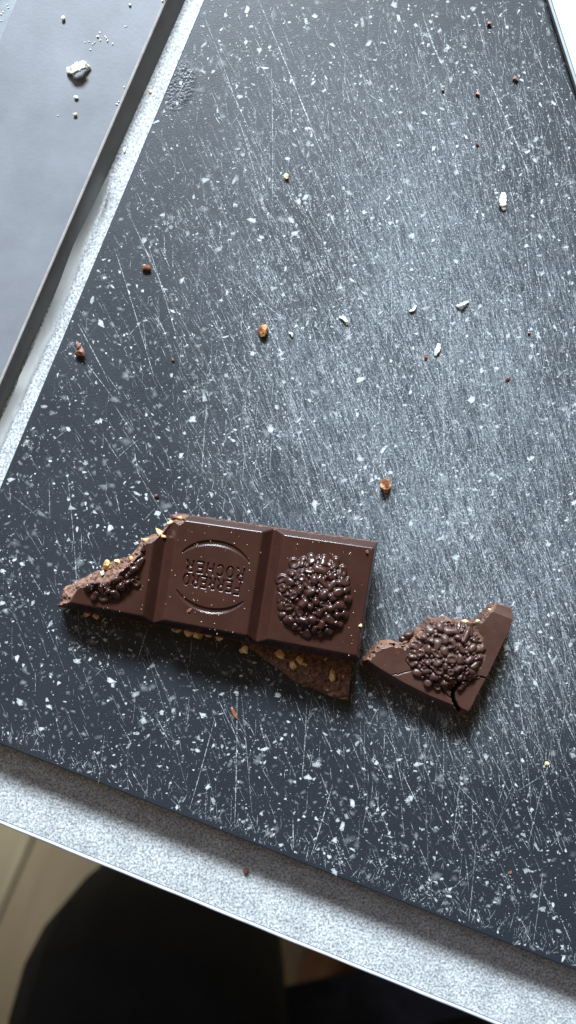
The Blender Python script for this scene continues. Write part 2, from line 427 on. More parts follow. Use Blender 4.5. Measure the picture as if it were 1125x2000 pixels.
def dens(px, py):
    d = math.exp(-(((px - 850) / 330) ** 2 + ((py - 800) / 430) ** 2)) + .55 * math.exp(-(((px - 1000) / 200) ** 2 + ((py - 1230) / 230) ** 2)) \
        + .35 * math.exp(-(((px - 560) / 200) ** 2 + ((py - 520) / 260) ** 2)) + .45 * math.exp(-(((px - 900) / 260) ** 2 + ((py - 280) / 230) ** 2))
    return min(1, d + .05)
made = 0
while made < 17000:
    px, py = rng.uniform(0, 1125), rng.uniform(0, 1900)
    if rng.random() > dens(px, py): continue
    u = rng.random()
    base = 67 + 12 * (px - 600) / 600 * (1 if py < 1000 else .2)
    if u < .66: a = rng.normal(base, 4.5)
    elif u < .86: a = rng.normal(90, 7)
    else: a = rng.uniform(35, 150)
    L = min(150, rng.lognormal(3.1, .6)); w_ = rng.uniform(.5, 1.15)
    ex, ey = px + math.cos(D(a)) * L, py + math.sin(D(a)) * L
    if not (on_board(px, py) and on_board(ex, ey)): continue
    scratch(px, py, D(a), L, w_, rng.uniform(.15, .8), rng.normal(0, .09)); made += 1
made = 0
while made < 170:                                            # long cuts
    px, py = rng.uniform(120, 1125), rng.uniform(0, 1750)
    if rng.random() > dens(px, py) + .05: continue
    a = rng.normal(64 if px < 700 else 74, 8); L = rng.uniform(110, 420)
    if py > 1300: a = rng.normal(97, 9); L = rng.uniform(60, 260)
    ex, ey = px + math.cos(D(a)) * L, py + math.sin(D(a)) * L
    if not (on_board(px, py) and on_board(ex, ey)): continue
    scratch(px, py, D(a), L, rng.uniform(.6, 1.3), rng.uniform(.2, .7), rng.normal(0, .09)); made += 1
for (x1, y1, x2, y2, wd, al) in [                            # the marked ones one can follow in the photograph
    (505, 0, 640, 330, 1.8, .8), (400, 35, 470, 225, 1.6, .6), (468, 238, 520, 420, 1.6, .7), (425, 120, 520, 330, 1.4, .6), (530, 130, 532, 400, 1.5, .6),
    (952, 150, 1035, 345, 2.2, .9), (1010, 280, 1060, 430, 1.6, .6), (833, 55, 860, 125, 2.0, .7), (250, 415, 330, 590, 1.7, .7), (222, 480, 300, 735, 1.6, .6),
    (290, 480, 345, 660, 1.5, .6), (152, 632, 200, 722, 1.7, .7), (130, 660, 230, 790, 1.3, .5), (395, 560, 520, 900, 1.4, .5), (880, 540, 876, 760, 1.8, .7),
    (940, 545, 944, 700, 1.4, .6), (560, 760, 650, 1020, 1.5, .6), (330, 580, 450, 800, 1.2, .4), (463, 1340, 458, 1615, 1.6, .6), (452, 1560, 450, 1612, 1.2, .5),
    (600, 1350, 590, 1520, 1.6, .6), (650, 1530, 607, 1672, 1.8, .7), (420, 1400, 370, 1580, 1.5, .6), (572, 1600, 572, 1655, 1.8, .7), (205, 1430, 192, 1530, 1.4, .5),
    (290, 1220, 268, 1290, 1.5, .5), (375, 1245, 370, 1300, 1.3, .5), (1060, 1700, 1040, 1850, 1.4, .5), (930, 1640, 915, 1800, 1.4, .5), (1000, 880, 1110, 1190, 1.5, .5),
    (960, 1420, 1010, 1560, 1.4, .5), (760, 1420, 790, 1560, 1.3, .5), (20, 965, 75, 1010, 1.5, .5), (1065, 1510, 1010, 1545, 1.3, .5), (760, 1560, 720, 1600, 1.0, .3)]:
    scratch(x1, y1, math.atan2(y2 - y1, x2 - x1) - .02, math.hypot(x2 - x1, y2 - y1), wd, al, .04)
for i in range(26000):                                       # grit of tiny nicks in the worn area
    px, py = rng.uniform(0, 1125), rng.uniform(0, 1900)
    if rng.random() > dens(px, py): continue
    if on_board(px, py): scratch(px, py, D(rng.normal(70, 30)), rng.uniform(1.5, 6), rng.uniform(.8, 2.2), rng.uniform(.3, 1), dz=.00012)
for i in range(520):                                         # short nicks along the front rim
    t = rng.random(); px = 1125 * t; py = 1455 + 440 * t - abs(rng.normal(0, 1)) * 26 - 14
    a = rng.normal(98, 28); L = rng.uniform(5, 26)
    ex, ey = px + math.cos(D(a)) * L, py + math.sin(D(a)) * L
    if on_board(px, py) and on_board(ex, ey): scratch(px, py, D(a), L, rng.uniform(.7, 1.5), rng.uniform(.2, .7))
me = bpy.data.meshes.new('scratches'); me.from_pydata(sv, [], sf); me.update(); me.materials.append(M['scratch'])
me.attributes.new('fade', 'FLOAT', 'POINT').data.foreach_set('value', sa)
o = bpy.data.objects.new('knife_scratches', me); C.objects.link(o); o.parent = board; o['kind'] = 'stuff'; o['label'] = 'pale knife scratches'

# left grey tray: flat top, rim with its lit rounding painted pale, dark sloping side
ZS = ZT + .0055
tr0, tr1 = Vector(P(325, 0, ZS)[:2]), Vector(P(0, 751, ZS)[:2])
bt0, bt1 = Vector(P(362, 0, ZT)[:2]), Vector(P(0, 812, ZT)[:2])
dirn = (tr0 - tr1).normalized(); nrm = Vector((dirn.y, -dirn.x))   # nrm points right, towards the board
T0, T1 = tr1 - dirn * .06, tr0 + dirn * .12
dB = bt0 - tr0; B0, B1 = bt1 - (bt0 - bt1).normalized() * .06, bt0 + (bt0 - bt1).normalized() * .12
lw = (tr0 - Vector(P(29, 0, ZS)[:2])).dot(nrm)                      # panel width
panel = empty('grey_tray', (T0.x - .05, T0.y, ZT)); tag(panel, 'smooth blue grey tray along the left edge with white crumbs on it', 'tray')
bpy.context.view_layer.update()
def quadstrip(name, rows, mat, par, sub=60, jit=0.0):
    vs, fs = [], []
    for i in range(sub + 1):
        t = i / sub
        for (p, q, z) in rows:
            c = Vector(p) * (1 - t) + Vector(q) * t; vs.append((c.x, c.y, z))
    m = len(rows)
    for i in range(sub):
        for k in range(m - 1): fs.append((i * m + k, i * m + k + 1, (i + 1) * m + k + 1, (i + 1) * m + k))
    return child_fix(mesh_obj(name, vs, fs, mat, None, True), par)
r = .0007
quadstrip('top_surface', [(T0 - nrm * lw, T1 - nrm * lw, ZS - .004), (T0 - nrm * (lw - .0006), T1 - nrm * (lw - .0006), ZS - .0002), (T0 - nrm * (lw - .001), T1 - nrm * (lw - .001), ZS), (T0 - nrm * r, T1 - nrm * r, ZS)], M['slab'], panel).data.polygons.foreach_set('use_smooth', [False] * (60 * 3))
quadstrip('lit_rim', [(T0 - nrm * r, T1 - nrm * r, ZS), (T0 - nrm * r * .4, T1 - nrm * r * .4, ZS - .00008), (T0, T1, ZS - .0003)], M['slab_rim'], panel)
quadstrip('sloping_side', [(T0, T1, ZS - .0003), (B0, B1, ZT + .0001)], M['slab_side'], panel)
chan = mesh_obj('dark_channel', [(*(T0 - nrm * (lw + .05)), ZS - .0035), (*(T0 - nrm * (lw - .002)), ZS - .0035), (*(T1 - nrm * (lw - .002)), ZS - .0035), (*(T1 - nrm * (lw + .05)), ZS - .0035)], [(0, 1, 2, 3)], M['dark'])
child_fix(chan, panel); chan['label'] = 'darker sunken channel beyond the panel edge'

# white panel at top right, lying on the board
ZW = .0022
w0, w1 = Vector(P(1078, 0, ZW)[:2]), Vector(P(1127, 152, ZW)[:2]); wd_ = (w0 - w1).normalized(); wn_ = Vector((wd_.y, -wd_.x))
a0, a1 = w1 - wd_ * .06, w0 + wd_ * .08
wp = empty('white_tray', (a0.x, a0.y, 0)); tag(wp, 'bright white flat tray with grey side at the top right corner', 'tray')
bpy.context.view_layer.update()
child_fix(slab_mesh('panel_top', [tuple(a0), tuple(a1), tuple(a1 + wn_ * .08), tuple(a0 + wn_ * .08)][::-1], .0004, ZW, M['white'], None, .0003), wp)
child_fix(slab_mesh('side_strip', [tuple(a0 - wn_ * .0009), tuple(a1 - wn_ * .0009), tuple(a1 - wn_ * .00005), tuple(a0 - wn_ * .00005)][::-1], .0003, ZW - .0004, M['white_side'], None, .0001), wp)

# ------------------------------------------------------------------ chocolate
def make_relief(seed, R=11.7, sp=2.5):
    r = np.random.default_rng(seed); pts = []
    for _ in range(6000):
        a, q = r.uniform(0, 2 * math.pi), R * math.sqrt(r.random()) * .97
        x, y = q * math.cos(a), q * math.sin(a)
        if all((x - u) ** 2 + (y - v) ** 2 > (sp * (.86 + .3 * r.random())) ** 2 for u, v in pts): pts.append((x, y))
    caps = []
    for x, y in pts:
        upper = y < -R * .25
        l = r.uniform(.1, .9) if r.random() < .6 else r.uniform(.8, 1.6)
        if upper and r.random() < .35: l = r.uniform(1.8, 3.2)
        th = r.uniform(0, math.pi); rad = r.uniform(1.02, 1.6)
        if l > 1: rad *= .85
        rim = math.hypot(x, y) / R
        caps.append((x - l * math.cos(th) * .5, y - l * math.sin(th) * .5, x + l * math.cos(th) * .5, y + l * math.sin(th) * .5, rad, r.uniform(.8, 1.25) * (1 - .25 * rim ** 4), r.random() < .30))
    for _ in range(900):                                   # little knobs filling the gaps
        a, q = r.uniform(0, 2 * math.pi), R * math.sqrt(r.random()) * .96
        x, y = q * math.cos(a), q * math.sin(a)
        if r.random() < .5 and all(float(seg_dist(x, y, c[0], c[1], c[2], c[3])[0]) > c[4] * .7 + .4 for c in caps):
            caps.append((x, y, x, y, r.uniform(.6, .8), r.uniform(.5, .75), False))
    def f(x, y):                                            # height in mm above the flat of the segment
        rr = np.hypot(x, y)
        h = 2.4 * np.clip(1 - (rr / (R * 1.0)) ** 2, 0, 1) ** .8
        acc = np.zeros_like(x)
        x_ = x + .38 * vn(x, y, 1.9, seed + 1); y_ = y + .38 * vn(x, y, 1.9, seed + 2)
        near = rr < R + 2
        for ax, ay, bx, by, rad, hh, ring in caps:
            m = near & (np.abs(x - (ax + bx) / 2) < 4.2) & (np.abs(y - (ay + by) / 2) < 4.2)
            if not m.any(): continue
            d, _ = seg_dist(x_[m], y_[m], ax, ay, bx, by); q = np.clip(1 - (d / rad) ** 2.1, 0, 1) ** .6
            v = q * hh * 1.45
            if ring: v = np.minimum(v, hh * 1.02) - .32 * hh * np.exp(-(d / (rad * .34)) ** 2)
            acc[m] = np.maximum(acc[m], v)
        return h * sm(R * 1.0, R * .8, rr) + acc
    return f

GL = {'F': [((0, 0), (0, 1)), ((0, 1), (.62, 1)), ((0, .52), (.48, .52))],
      'E': [((0, 0), (0, 1)), ((0, 1), (.60, 1)), ((0, .52), (.46, .52)), ((0, 0), (.64, 0))],
      'R': [((0, 0), (0, 1)), ((0, 1), (.38, 1)), ((.38, 1), (.58, .88)), ((.58, .88), (.58, .66)), ((.58, .66), (.38, .52)), ((.38, .52), (0, .52)), ((.3, .52), (.70, 0))],
      'H': [((0, 0), (0, 1)), ((.62, 0), (.62, 1)), ((0, .52), (.62, .52))],
      'C': [((.36 + .36 * math.cos(t), .5 + .5 * math.sin(t)), (.36 + .36 * math.cos(t + .47), .5 + .5 * math.sin(t + .47))) for t in np.arange(.8, 5.2, .47)],
      'O': [((.37 + .37 * math.cos(t), .5 + .5 * math.sin(t)), (.37 + .37 * math.cos(t + .5236), .5 + .5 * math.sin(t + .5236))) for t in np.arange(0, 6.28, .5236)]}
def text_dist(tx, ty, word, x0, width, base, height, skew=0):
    d = np.full(tx.shape, 1e9); n = len(word); pitch = width / n
    for k, ch in enumerate(word):
        for (p, q) in GL[ch]:
            sx = pitch * (.98 if n == 7 else .92)
            hh = height * (1.12 if k == 0 else 1)
            dd, _ = seg_dist(tx, ty, x0 + k * pitch + p[0] * sx, base + p[1] * hh, x0 + k * pitch + q[0] * sx, base + q[1] * hh)
            d = np.minimum(d, dd)
    return d
def logo(x, y):                                              # mm, x right and y down on the bar; text reads turned half round
    tx, ty = -x, y
    d = np.minimum(text_dist(tx, ty, 'FERRERO', -8.7, 18.2, .45, 3.2), text_dist(tx, ty, 'ROCHER', -9.2, 18.8, -3.75, 3.2))
    g = sm(.34, .10, d) * .5
    # letters are outlined: a fine raised core keeps the middle of the stroke shallow
    a, b = 12.6, 10.1
    r = np.hypot(x / a, y / b); th = np.arctan2(x / a, np.abs(y) / b)
    w_ = .62 * np.clip(1 - (np.abs(th) / .98) ** 2, 0, 1)
    e = np.abs(r - 1) * b
    arc = sm(w_ + .22, w_ - .05, e) * .45 * (w_ > .01)
    return np.maximum(g, arc)

def grid_objects(name_of, X, Y, Zt, Zb, mask, ids, brk, parents, mats, labels):
    """X,Y,Zt,Zb vertex arrays (world, metres); mask, ids per cell; one object per id with skirts along the outline and a bottom."""
    nx, ny = X.shape; out = {}
    for idv in sorted(set(ids[mask].tolist())):
        cm = mask & (ids == idv)
        used = np.zeros((nx, ny), bool)
        used[:-1, :-1] |= cm; used[1:, :-1] |= cm; used[:-1, 1:] |= cm; used[1:, 1:] |= cm
        idx = -np.ones((nx, ny), int); idx[used] = np.arange(used.sum())
        verts = list(zip(X[used].tolist(), Y[used].tolist(), Zt[used].tolist())); at = brk[used].tolist()
        i, j = np.nonzero(cm)
        # y index grows downwards in the photograph, so this winding faces up
        faces = np.stack([idx[i, j], idx[i, j + 1], idx[i + 1, j + 1], idx[i + 1, j]], 1).tolist()
        nb = len(faces)
        pad = np.pad(mask, 1)
        def side(sel, ia, ja, ib, jb):
            for a0, b0, a1, b1 in zip(ia[sel], ja[sel], ib[sel], jb[sel]):
                k = len(verts)
                verts.extend([(X[a0, b0], Y[a0, b0], Zt[a0, b0]), (X[a1, b1], Y[a1, b1], Zt[a1, b1]), (X[a1, b1], Y[a1, b1], Zb[a1, b1]), (X[a0, b0], Y[a0, b0], Zb[a0, b0])])
                at.extend([max(.5, brk[a0, b0])] * 4); faces.append((k, k + 1, k + 2, k + 3))
        side(~pad[i, j + 1], i, j, i, j + 1); side(~pad[i + 2, j + 1], i + 1, j + 1, i + 1, j)
        side(~pad[i + 1, j], i + 1, j, i, j); side(~pad[i + 1, j + 2], i, j + 1, i + 1, j + 1)
        me = bpy.data.meshes.new(name_of[idv]); me.from_pydata(verts, [], faces); me.update()
        me.polygons.foreach_set('use_smooth', [True] * nb + [False] * (len(faces) - nb)); me.materials.append(mats[idv])
        me.attributes.new('broken', 'FLOAT', 'POINT').data.foreach_set('value', at)
        o = bpy.data.objects.new(name_of[idv], me); C.objects.link(o); out[idv] = o
        if labels.get(idv): o['label'] = labels[idv]
    return out

def rock(name, size, mat, seed, sub=2, flat=.7):
    import bmesh
    bm = bmesh.new(); bmesh.ops.create_icosphere(bm, subdivisions=sub, radius=1)
    off = Vector((seed * 3.7, seed * 1.3, seed * .7))
    planes = []
    r = random.Random(seed)
    for _ in range(9):
        v = Vector((r.gauss(0, 1), r.gauss(0, 1), r.gauss(0, 1))).normalized(); planes.append((v, r.uniform(.38, .78)))
    for v in bm.verts:
        c = v.co.copy()
        for n, d in planes:
            e = c.dot(n) - d
            if e > 0: c -= n * e
        c *= 1.18 + .25 * mnoise.noise(v.co * 1.7 + off) + .30 * mnoise.noise(v.co * 3.6 + off)
        v.co = Vector((c.x * size[0], c.y * size[1], c.z * size[2]))
    for a in range(3):
        lo_ = min(v.co[a] for v in bm.verts); hi_ = max(v.co[a] for v in bm.verts); f = 2 * size[a] / (hi_ - lo_)
        for v in bm.verts: v.co[a] = (v.co[a] - (lo_ + hi_) / 2) * f
    zmin = min(v.co.z for v in bm.verts); h = size[2]
    for v in bm.verts: v.co.z = max(v.co.z - zmin - .12 * h, 0)
    me = bpy.data.meshes.new(name); bm.to_mesh(me); bm.free(); me.materials.append(mat)
    o = bpy.data.objects.new(name, me); C.objects.link(o); return o

# --- the bar: three moulded segments, left one snapped slantwise, right end propped up on a fragment
THK = .0082
def bar_px(u, v):
    tx, ty = 330 + 206 * u, 1000 + 29.5 * u; bx, by = 296 + 203 * u, 1226 + 38.5 * u
    return tx + (bx - tx) * v, ty + (by - ty) * v
def z_top(u): return THK + .0012 + .0016 * (u + .9)
us = np.arange(-.98, 2.0051, .15 / 32.5); vv = np.arange(0, 1.0001, .15 / 35.5)
U, V = np.meshgrid(us, vv, indexing='ij'); PX, PY = bar_px(U, V)
XM, YM = U * 32.5, V * 35.5
outline = [(111, 1179), (114, 1152), (132, 1142), (150, 1134), (172, 1122), (190, 1113), (206, 1101), (220, 1095), (236, 1092), (250, 1086), (256, 1078), (262, 1071), (268, 1060), (277, 1052), (290, 1046), (301, 1043), (312, 1036), (323, 1025), (332, 1016), (341, 1005), (350, 997)]
shell = [(122, 1195), (129, 1186), (138, 1172), (147, 1158), (153, 1149), (165, 1147), (172, 1140), (188, 1137), (205, 1139), (216, 1135), (228, 1128), (236, 1118), (248, 1108), (258, 1098), (268, 1090), (274, 1080), (279, 1064), (288, 1061), (298, 1059), (306, 1052), (318, 1044), (324, 1036), (328, 1024), (340, 1023), (353, 1025), (360, 1019), (364, 1012), (371, 1006), (380, 996)]
jx = 2.2 * vn(PX, PY, 5, 31) + 1.0 * vn(PX, PY, 2, 32); jy = 2.2 * vn(PX, PY, 5, 33) + 1.0 * vn(PX, PY, 2, 34)
out_poly = outline + [(352, 960), (900, 960), (900, 1500), (90, 1500), (100, 1190)]
sh_poly = shell + [(382, 960), (900, 960), (900, 1500), (100, 1500)]
ins = inside(PX + jx * .7, PY + jy * .7, out_poly); shl = inside(PX + jx * .5, PY + jy * .5, sh_poly)
dO = poly_line_dist(PX, PY, outline); dI = poly_line_dist(PX, PY, shell)
# moulded profile
dv0, dv1 = YM, 35.5 - YM                                     # distance from the upper and lower long sides
dr = (2.005 - U) * 32.5
def bev(d, wdt, drop): return -drop * (1 - sm(0, 1, np.clip(d / wdt, 0, 1) * .5 + .5) * 2 + 1) * 0 - drop * np.clip(1 - d / wdt, 0, 1)
h = np.minimum.reduce([bev(dv0 - .3, 1.5, 4.0), bev(dv1 - .3, 2.7, 4.6), bev(dr - .3, 1.2, 4.0)])
gr = []
for g in (0, 1): gr.append(np.abs(U - g - .0) * 32.5)
gd = np.minimum(*gr); h = np.minimum(h, bev(gd - .2, 3.1, 3.2))
# soften the moulded edges: blur the profile
def blur(a, n=2):
    for _ in range(n):
        b = np.pad(a, 1, mode='edge'); a = (b[:-2, 1:-1] + b[2:, 1:-1] + b[1:-1, :-2] + b[1:-1, 2:] + 4 * b[1:-1, 1:-1]) / 8
    return a
h = blur(h, 7)
relR = make_relief(11); relL = make_relief(23)
cRx, cRy = 1.475 * 32.5, .505 * 35.5; cLx, cLy = -.51 * 32.5, .50 * 35.5
h = h + relR(XM - cRx, YM - cRy) + relL(XM - cLx, YM - cLy)
cGx, cGy = .50 * 32.5, .485 * 35.5
h = h - logo(XM - cGx, YM - cGy)
rim = (np.minimum(dv0, dv1) < .30 + .22 * vn(XM, YM, 1.3, 5)) | (dr < .3 + .2 * vn(XM, YM, 1.2, 6))
h = np.where(rim, -5.2 + .3 * vn(XM, YM, .8, 8), h)
# broken face: runs from the shell's snapped edge down to the outline
t = np.clip(dO / (dO + dI + 1e-6), 0, 1)
rough = 1.15 * vn(XM, YM, 1.9, 51) + .75 * vn(XM, YM, .85, 52) + .4 * vn(XM, YM, .4, 53)
hb = -5.3 + 4.7 * t ** .55 + rough * np.clip(dI / 6, .15, 1) * .8
broken = ~shl & ins
h = np.where(broken, np.minimum(hb, h + .1), h)
brk = np.where(broken, np.clip(dI / 2.2, 0, 1), 0.0)
brk = np.maximum(brk, np.where(rim, .55, 0)); brk = blur(brk, 1)
# chip where groove meets the lower side
dchip = np.hypot(PX - 483, PY - 1250); h = h - 1.3 * sm(9, 3, dchip + 2 * vn(PX, PY, 3, 9))
zt_ = z_top(U) + h * .001
kx = S * (H - z_top(U)) / H
Xw = (PX - 562.5) * kx; Yw = (1000 - PY) * kx
zb_ = np.maximum(z_top(U) - THK, 0.0003)
cellc = lambda a: (a[:-1, :-1] + a[1:, 1:]) / 2
cm = cellc(ins.astype(float)) > .6
cu, cx_, cy_ = cellc(U), cellc(XM), cellc(YM)
ids = np.where(cu < 0, 0, np.where(cu < 1, 1, 2))
ids = np.where(np.hypot(cx_ - cRx, cy_ - cRy) < 12.6, 4, ids)
ids = np.where((np.hypot(cx_ - cLx, cy_ - cLy) < 12.6) & cellc(shl.astype(float)).astype(bool) & (cu < -.09), 3, ids)
ids = np.where(np.hypot((cx_ - cGx) / 13.4, (cy_ - cGy) / 11.4) < 1, 5, ids)
ids = np.where(cellc(broken.astype(float)) > .6, 6, ids)
bar = empty('chocolate_bar', P(420, 1120, 0)); tag(bar, 'glossy dark chocolate bar with two whole squares and a slanting broken left end', 'chocolate')
bpy.context.view_layer.update()
nm = {0: 'segment', 1: 'segment', 2: 'segment', 3: 'nut_relief', 4: 'nut_relief', 5: 'engraved_lettering', 6: 'broken_face'}
obs = grid_objects(nm, Xw, Yw, zt_, zb_, cm, ids, brk, None, {k: M['choc'] for k in nm},
                   {0: 'left square broken off slantwise', 1: 'middle square with engraved lettering between two arcs', 2: 'right square with knobbly round relief',
                    3: 'remains of a knobbly round relief', 4: 'knobbly round relief', 6: 'rough crumbly broken face with nuts'})
for k in (0, 1, 2, 6): child_fix(obs[k], bar)
for k, p in ((3, 0), (4, 2), (5, 1)): child_fix(obs[k], obs[p])
bpy.context.view_layer.update()
def piece(par, name, px, py, z, sz, rot, mat, seed, flat=.6):
    o = rock(name, (sz[0] * S * .5, sz[1] * S * .5, min(sz) * S * .5 * flat), mat, seed)
    o.location = P(px, py, z - .0004); o.rotation_euler = (0, 0, rot)
    if par: child_fix(o, par)
    return o
zb = lambda px: z_top((px - 320) / 205)
for i, (px, py, dz, a, b, r_, mt) in enumerate([
    (211, 1103, -.0030, 17, 20, .3, 'nut'), (200, 1119, -.0020, 9, 10, .2, 'shav'), (232, 1098, -.0036, 18, 11, .5, 'nut'), (288, 1055, -.0032, 26, 11, .35, 'nut'), (313, 1042, -.0028, 28, 13, .75, 'nut'),
    (337, 1020, -.0026, 20, 8, -.1, 'nut'), (356, 1016, -.0026, 22, 12, .6, 'nut'), (256, 1093, -.0026, 16, 14, .9, 'nutc'), (150, 1140, -.0042, 10, 7, .2, 'nut'), (168, 1142, -.0028, 8, 10, 1.2, 'nut'), (182, 1130, -.0045, 12, 7, .2, 'nutc'),
    (171, 1200, -.0066, 15, 10, 0, 'nut'), (188, 1203, -.0066, 13, 10, .4, 'nut'), (346, 1227, -.0066, 20, 16, .1, 'nut'), (369, 1233, -.0066, 18, 18, .8, 'nut'), (388, 1237, -.0066, 21, 19, .3, 'nut'), (407, 1239, -.0066, 15, 12, .3, 'nut'), (430, 1243, -.0066, 17, 16, .2, 'nut'),
    (240, 1110, -.0024, 20, 11, .6, 'crumb'), (222, 1118, -.0026, 14, 10, .2, 'nutc'), (128, 1165, -.0045, 12, 9, .4, 'nutc'), (344, 1010, -.0028, 22, 14, .2, 'crumb')]):
    piece(bar, 'nut_piece' if mt in ('nut', 'nutc', 'shav') else 'filling_lump', px, py, zb(px) + dz, (a, b), -r_, M[mt], 100 + i, .8)

# --- fragment underneath
fp = [(466, 1235), (471, 1261), (497, 1274), (524, 1295), (545, 1309), (567, 1327), (593, 1341), (625, 1354), (655, 1364), (681, 1369), (688, 1296), (692, 1225)]
res = .16 / .158
gx = np.arange(460, 700, res); gy = np.arange(1222, 1374, res)
PX, PY = np.meshgrid(gx, gy, indexing='ij')
ins = inside(PX + 1.5 * vn(PX, PY, 5, 61) * (PX < 676), PY + 1.5 * vn(PX, PY, 4, 62) * (PX < 676), fp)
d = poly_line_dist(PX, PY, fp[1:10]) * .158
ridge = 1.0 * vn(PX, PY, 22, 64) * .6 + .42 * vn(PX, PY, 7, 65) + .28 * vn(PX, PY, 3.2, 66) + .12 * vn(PX, PY, 1.5, 67)
ZR = .0038
h = ridge + np.where(d < 1.2, -(1.2 - d) * .9, 0)
zt_ = np.maximum(ZR + h * .001 * .8 - .0004, .0008)
zt_ = np.minimum(zt_, .0046 + .0 * h)
k_ = S * (H - ZR) / H
cm = cellc(ins.astype(float)) > .6
frag = grid_objects({0: 'broken_fragment'}, (PX - 562.5) * k_, (1000 - PY) * k_, zt_, np.full_like(zt_, .0002), cm, np.zeros(cm.shape, int), np.clip(.78 + .3 * vn(PX, PY, 9, 68), 0, 1), None, {0: M['fill']}, {})[0]
tag(frag, 'thin triangular chocolate fragment lying rough side up under the right square of the bar', 'chocolate')
for i, (px, py, a, b, r_) in enumerate([(478, 1269, 17, 19, .6), (547, 1276, 22, 17, .5), (572, 1297, 13, 20, -.3), (586, 1288, 17, 14, .7), (595, 1299, 15, 10, .2), (648, 1318, 15, 24, -.3), (637, 1287, 9, 8, .1), (560, 1290, 8, 8, .1), (670, 1320, 6, 6, 0), (640, 1347, 6, 5, 0), (605, 1318, 5, 5, 0)]):
    piece(frag, 'nut_piece', px, py, .0036, (a, b), -r_, M['nut'], 200 + i, .55)

# --- separate broken piece on the right
op = [(706, 1303), (712, 1294), (722, 1281), (733, 1268), (743, 1260), (755, 1257), (767, 1257), (780, 1262), (792, 1262), (801, 1258), (806, 1248), (813, 1240), (822, 1230), (832, 1222), (842, 1211), (858, 1212), (872, 1209), (885, 1213), (895, 1213), (905, 1214), (913, 1217), (926, 1215), (935, 1216), (941, 1213), (948, 1204), (953, 1198), (960, 1192), (966, 1185), (974, 1181), (990, 1186), (1006, 1191), (1002, 1212), (988, 1245), (972, 1278), (950, 1325), (930, 1363), (911, 1398), (904, 1404), (892, 1400), (870, 1391), (834, 1376), (805, 1362), (778, 1348), (755, 1335), (734, 1322), (716, 1311)]
gx = np.arange(695, 1012, .9); gy = np.arange(1174, 1410, .9)
PX, PY = np.meshgrid(gx, gy, indexing='ij')
smooth_side = (PX > 930) & (PY < 1390) & (PX - 940 > (1320 - PY) * .1)
jit = np.where(smooth_side, .25, 1.0)
ins = inside(PX + 1.3 * jit * vn(PX, PY, 4, 71), PY + 1.3 * jit * vn(PX, PY, 4, 72), op)
xm, ym = (PX - 873) * .158, (PY - 1276) * .158
rel = make_relief(37, 11.3, 2.5)
lower = [(706, 1303), (734, 1322), (778, 1348), (834, 1376), (904, 1404)]
dl = poly_line_dist(PX, PY, lower) * .158
h = -np.clip(1 - (dl - .2) / 2.6, 0, 1) * 4.2
# moulded bevel across the upper right tip
n_ = np.array([1001 - 967, 1209 - 1195]); n_ = n_ / np.linalg.norm(n_)
dt = ((PX - 967) * n_[1] - (PY - 1195) * n_[0]) * -1 * .158
h = np.minimum(h, -np.clip(-dt * -1, 0, 9) * 0 - np.clip((((PX - 967) * n_[1] - (PY - 1195) * n_[0])) * .158, 0, 9) * 1.3)
h = blur(h, 4)
h = h + rel(xm, ym)
# ragged snapped strip along the left top
left = [(706, 1303), (722, 1281), (743, 1260), (767, 1257), (792, 1262), (806, 1248), (822, 1230)]
dL = poly_line_dist(PX, PY, left) * .158
rb = sm(np.maximum(.95 + .6 * vn(PX, PY, 6, 74), .56), .5, dL)
top = [(842, 1211), (872, 1209), (895, 1213), (941, 1213), (953, 1198), (974, 1181)]
dT = poly_line_dist(PX, PY, top) * .158; rb = np.maximum(rb, sm(np.maximum(.42 + .3 * vn(PX, PY, 5, 75), .16), .1, dT) * .8)
dR2 = poly_line_dist(PX, PY, [(925, 1225), (940, 1245), (938, 1262), (944, 1280), (936, 1300)]) * .158
rb2 = sm(1.1, .3, dR2 + .4 * vn(PX, PY, 5, 76)) * .7
h = h - rb * (1.6 + 1.2 * vn(PX, PY, 4, 77)) - rb2 * .5
# cracks
def crack(pts, wd, depth):
    global h
    d = poly_line_dist(PX + 1.0 * vn(PX, PY, 5, 81), PY + 1.0 * vn(PX, PY, 5, 82), pts)
    return d, sm(wd, wd * .35, d) * depth
cr = np.zeros_like(h)
for pts, wd, dp in [([(907, 1301), (901, 1324), (896, 1334)], 2.2, 4), ([(896, 1334), (888, 1346), (885, 1356), (886, 1366), (892, 1380), (901, 1391)], 4.6, 7),
                    ([(901, 1326), (918, 1331), (934, 1321), (941, 1322), (952, 1325)], 1.5, 1.6), ([(845, 1326), (856, 1336), (868, 1353), (884, 1366)], 1.5, .9),
                    ([(793, 1263), (797, 1280), (793, 1292), (806, 1309)], 1.6, .6), ([(820, 1288), (842, 1306), (850, 1316)], 1.6, 1.0), ([(749, 1321), (778, 1317), (802, 1310)], 1.4, .25)]:
    cr = np.maximum(cr, crack(pts, wd, dp)[1])
# the corner beyond the crack sits a touch lower and the cap near it is flaked away
subp = [(896, 1334), (918, 1331), (941, 1322), (955, 1325), (915, 1405), (901, 1391), (886, 1366)]
h = h - np.where(inside(PX, PY, subp), .35, 0)
flake = [(868, 1327), (882, 1322), (899, 1325), (893, 1338), (882, 1352), (872, 1345)]
h = h - np.where(inside(PX + 1.5 * vn(PX, PY, 4, 83), PY, flake), 1.0 + .5 * vn(PX, PY, 3, 84), 0)
tipc = sm(9, 4, np.hypot(PX - 903, PY - 1398)); h = h + tipc * .8 * vn(PX, PY, 3, 85)
fissure = cr > 3.5
h = h - cr
THK2 = .0078
zt_ = np.maximum(THK2 + h * .001, .0006)
brk = np.clip(rb + .6 * rb2 + tipc * .8 + np.where(inside(PX, PY, flake), .6, 0) + np.clip(cr, 0, 1) * .35, 0, 1)
cm = (cellc(ins.astype(float)) > .6)
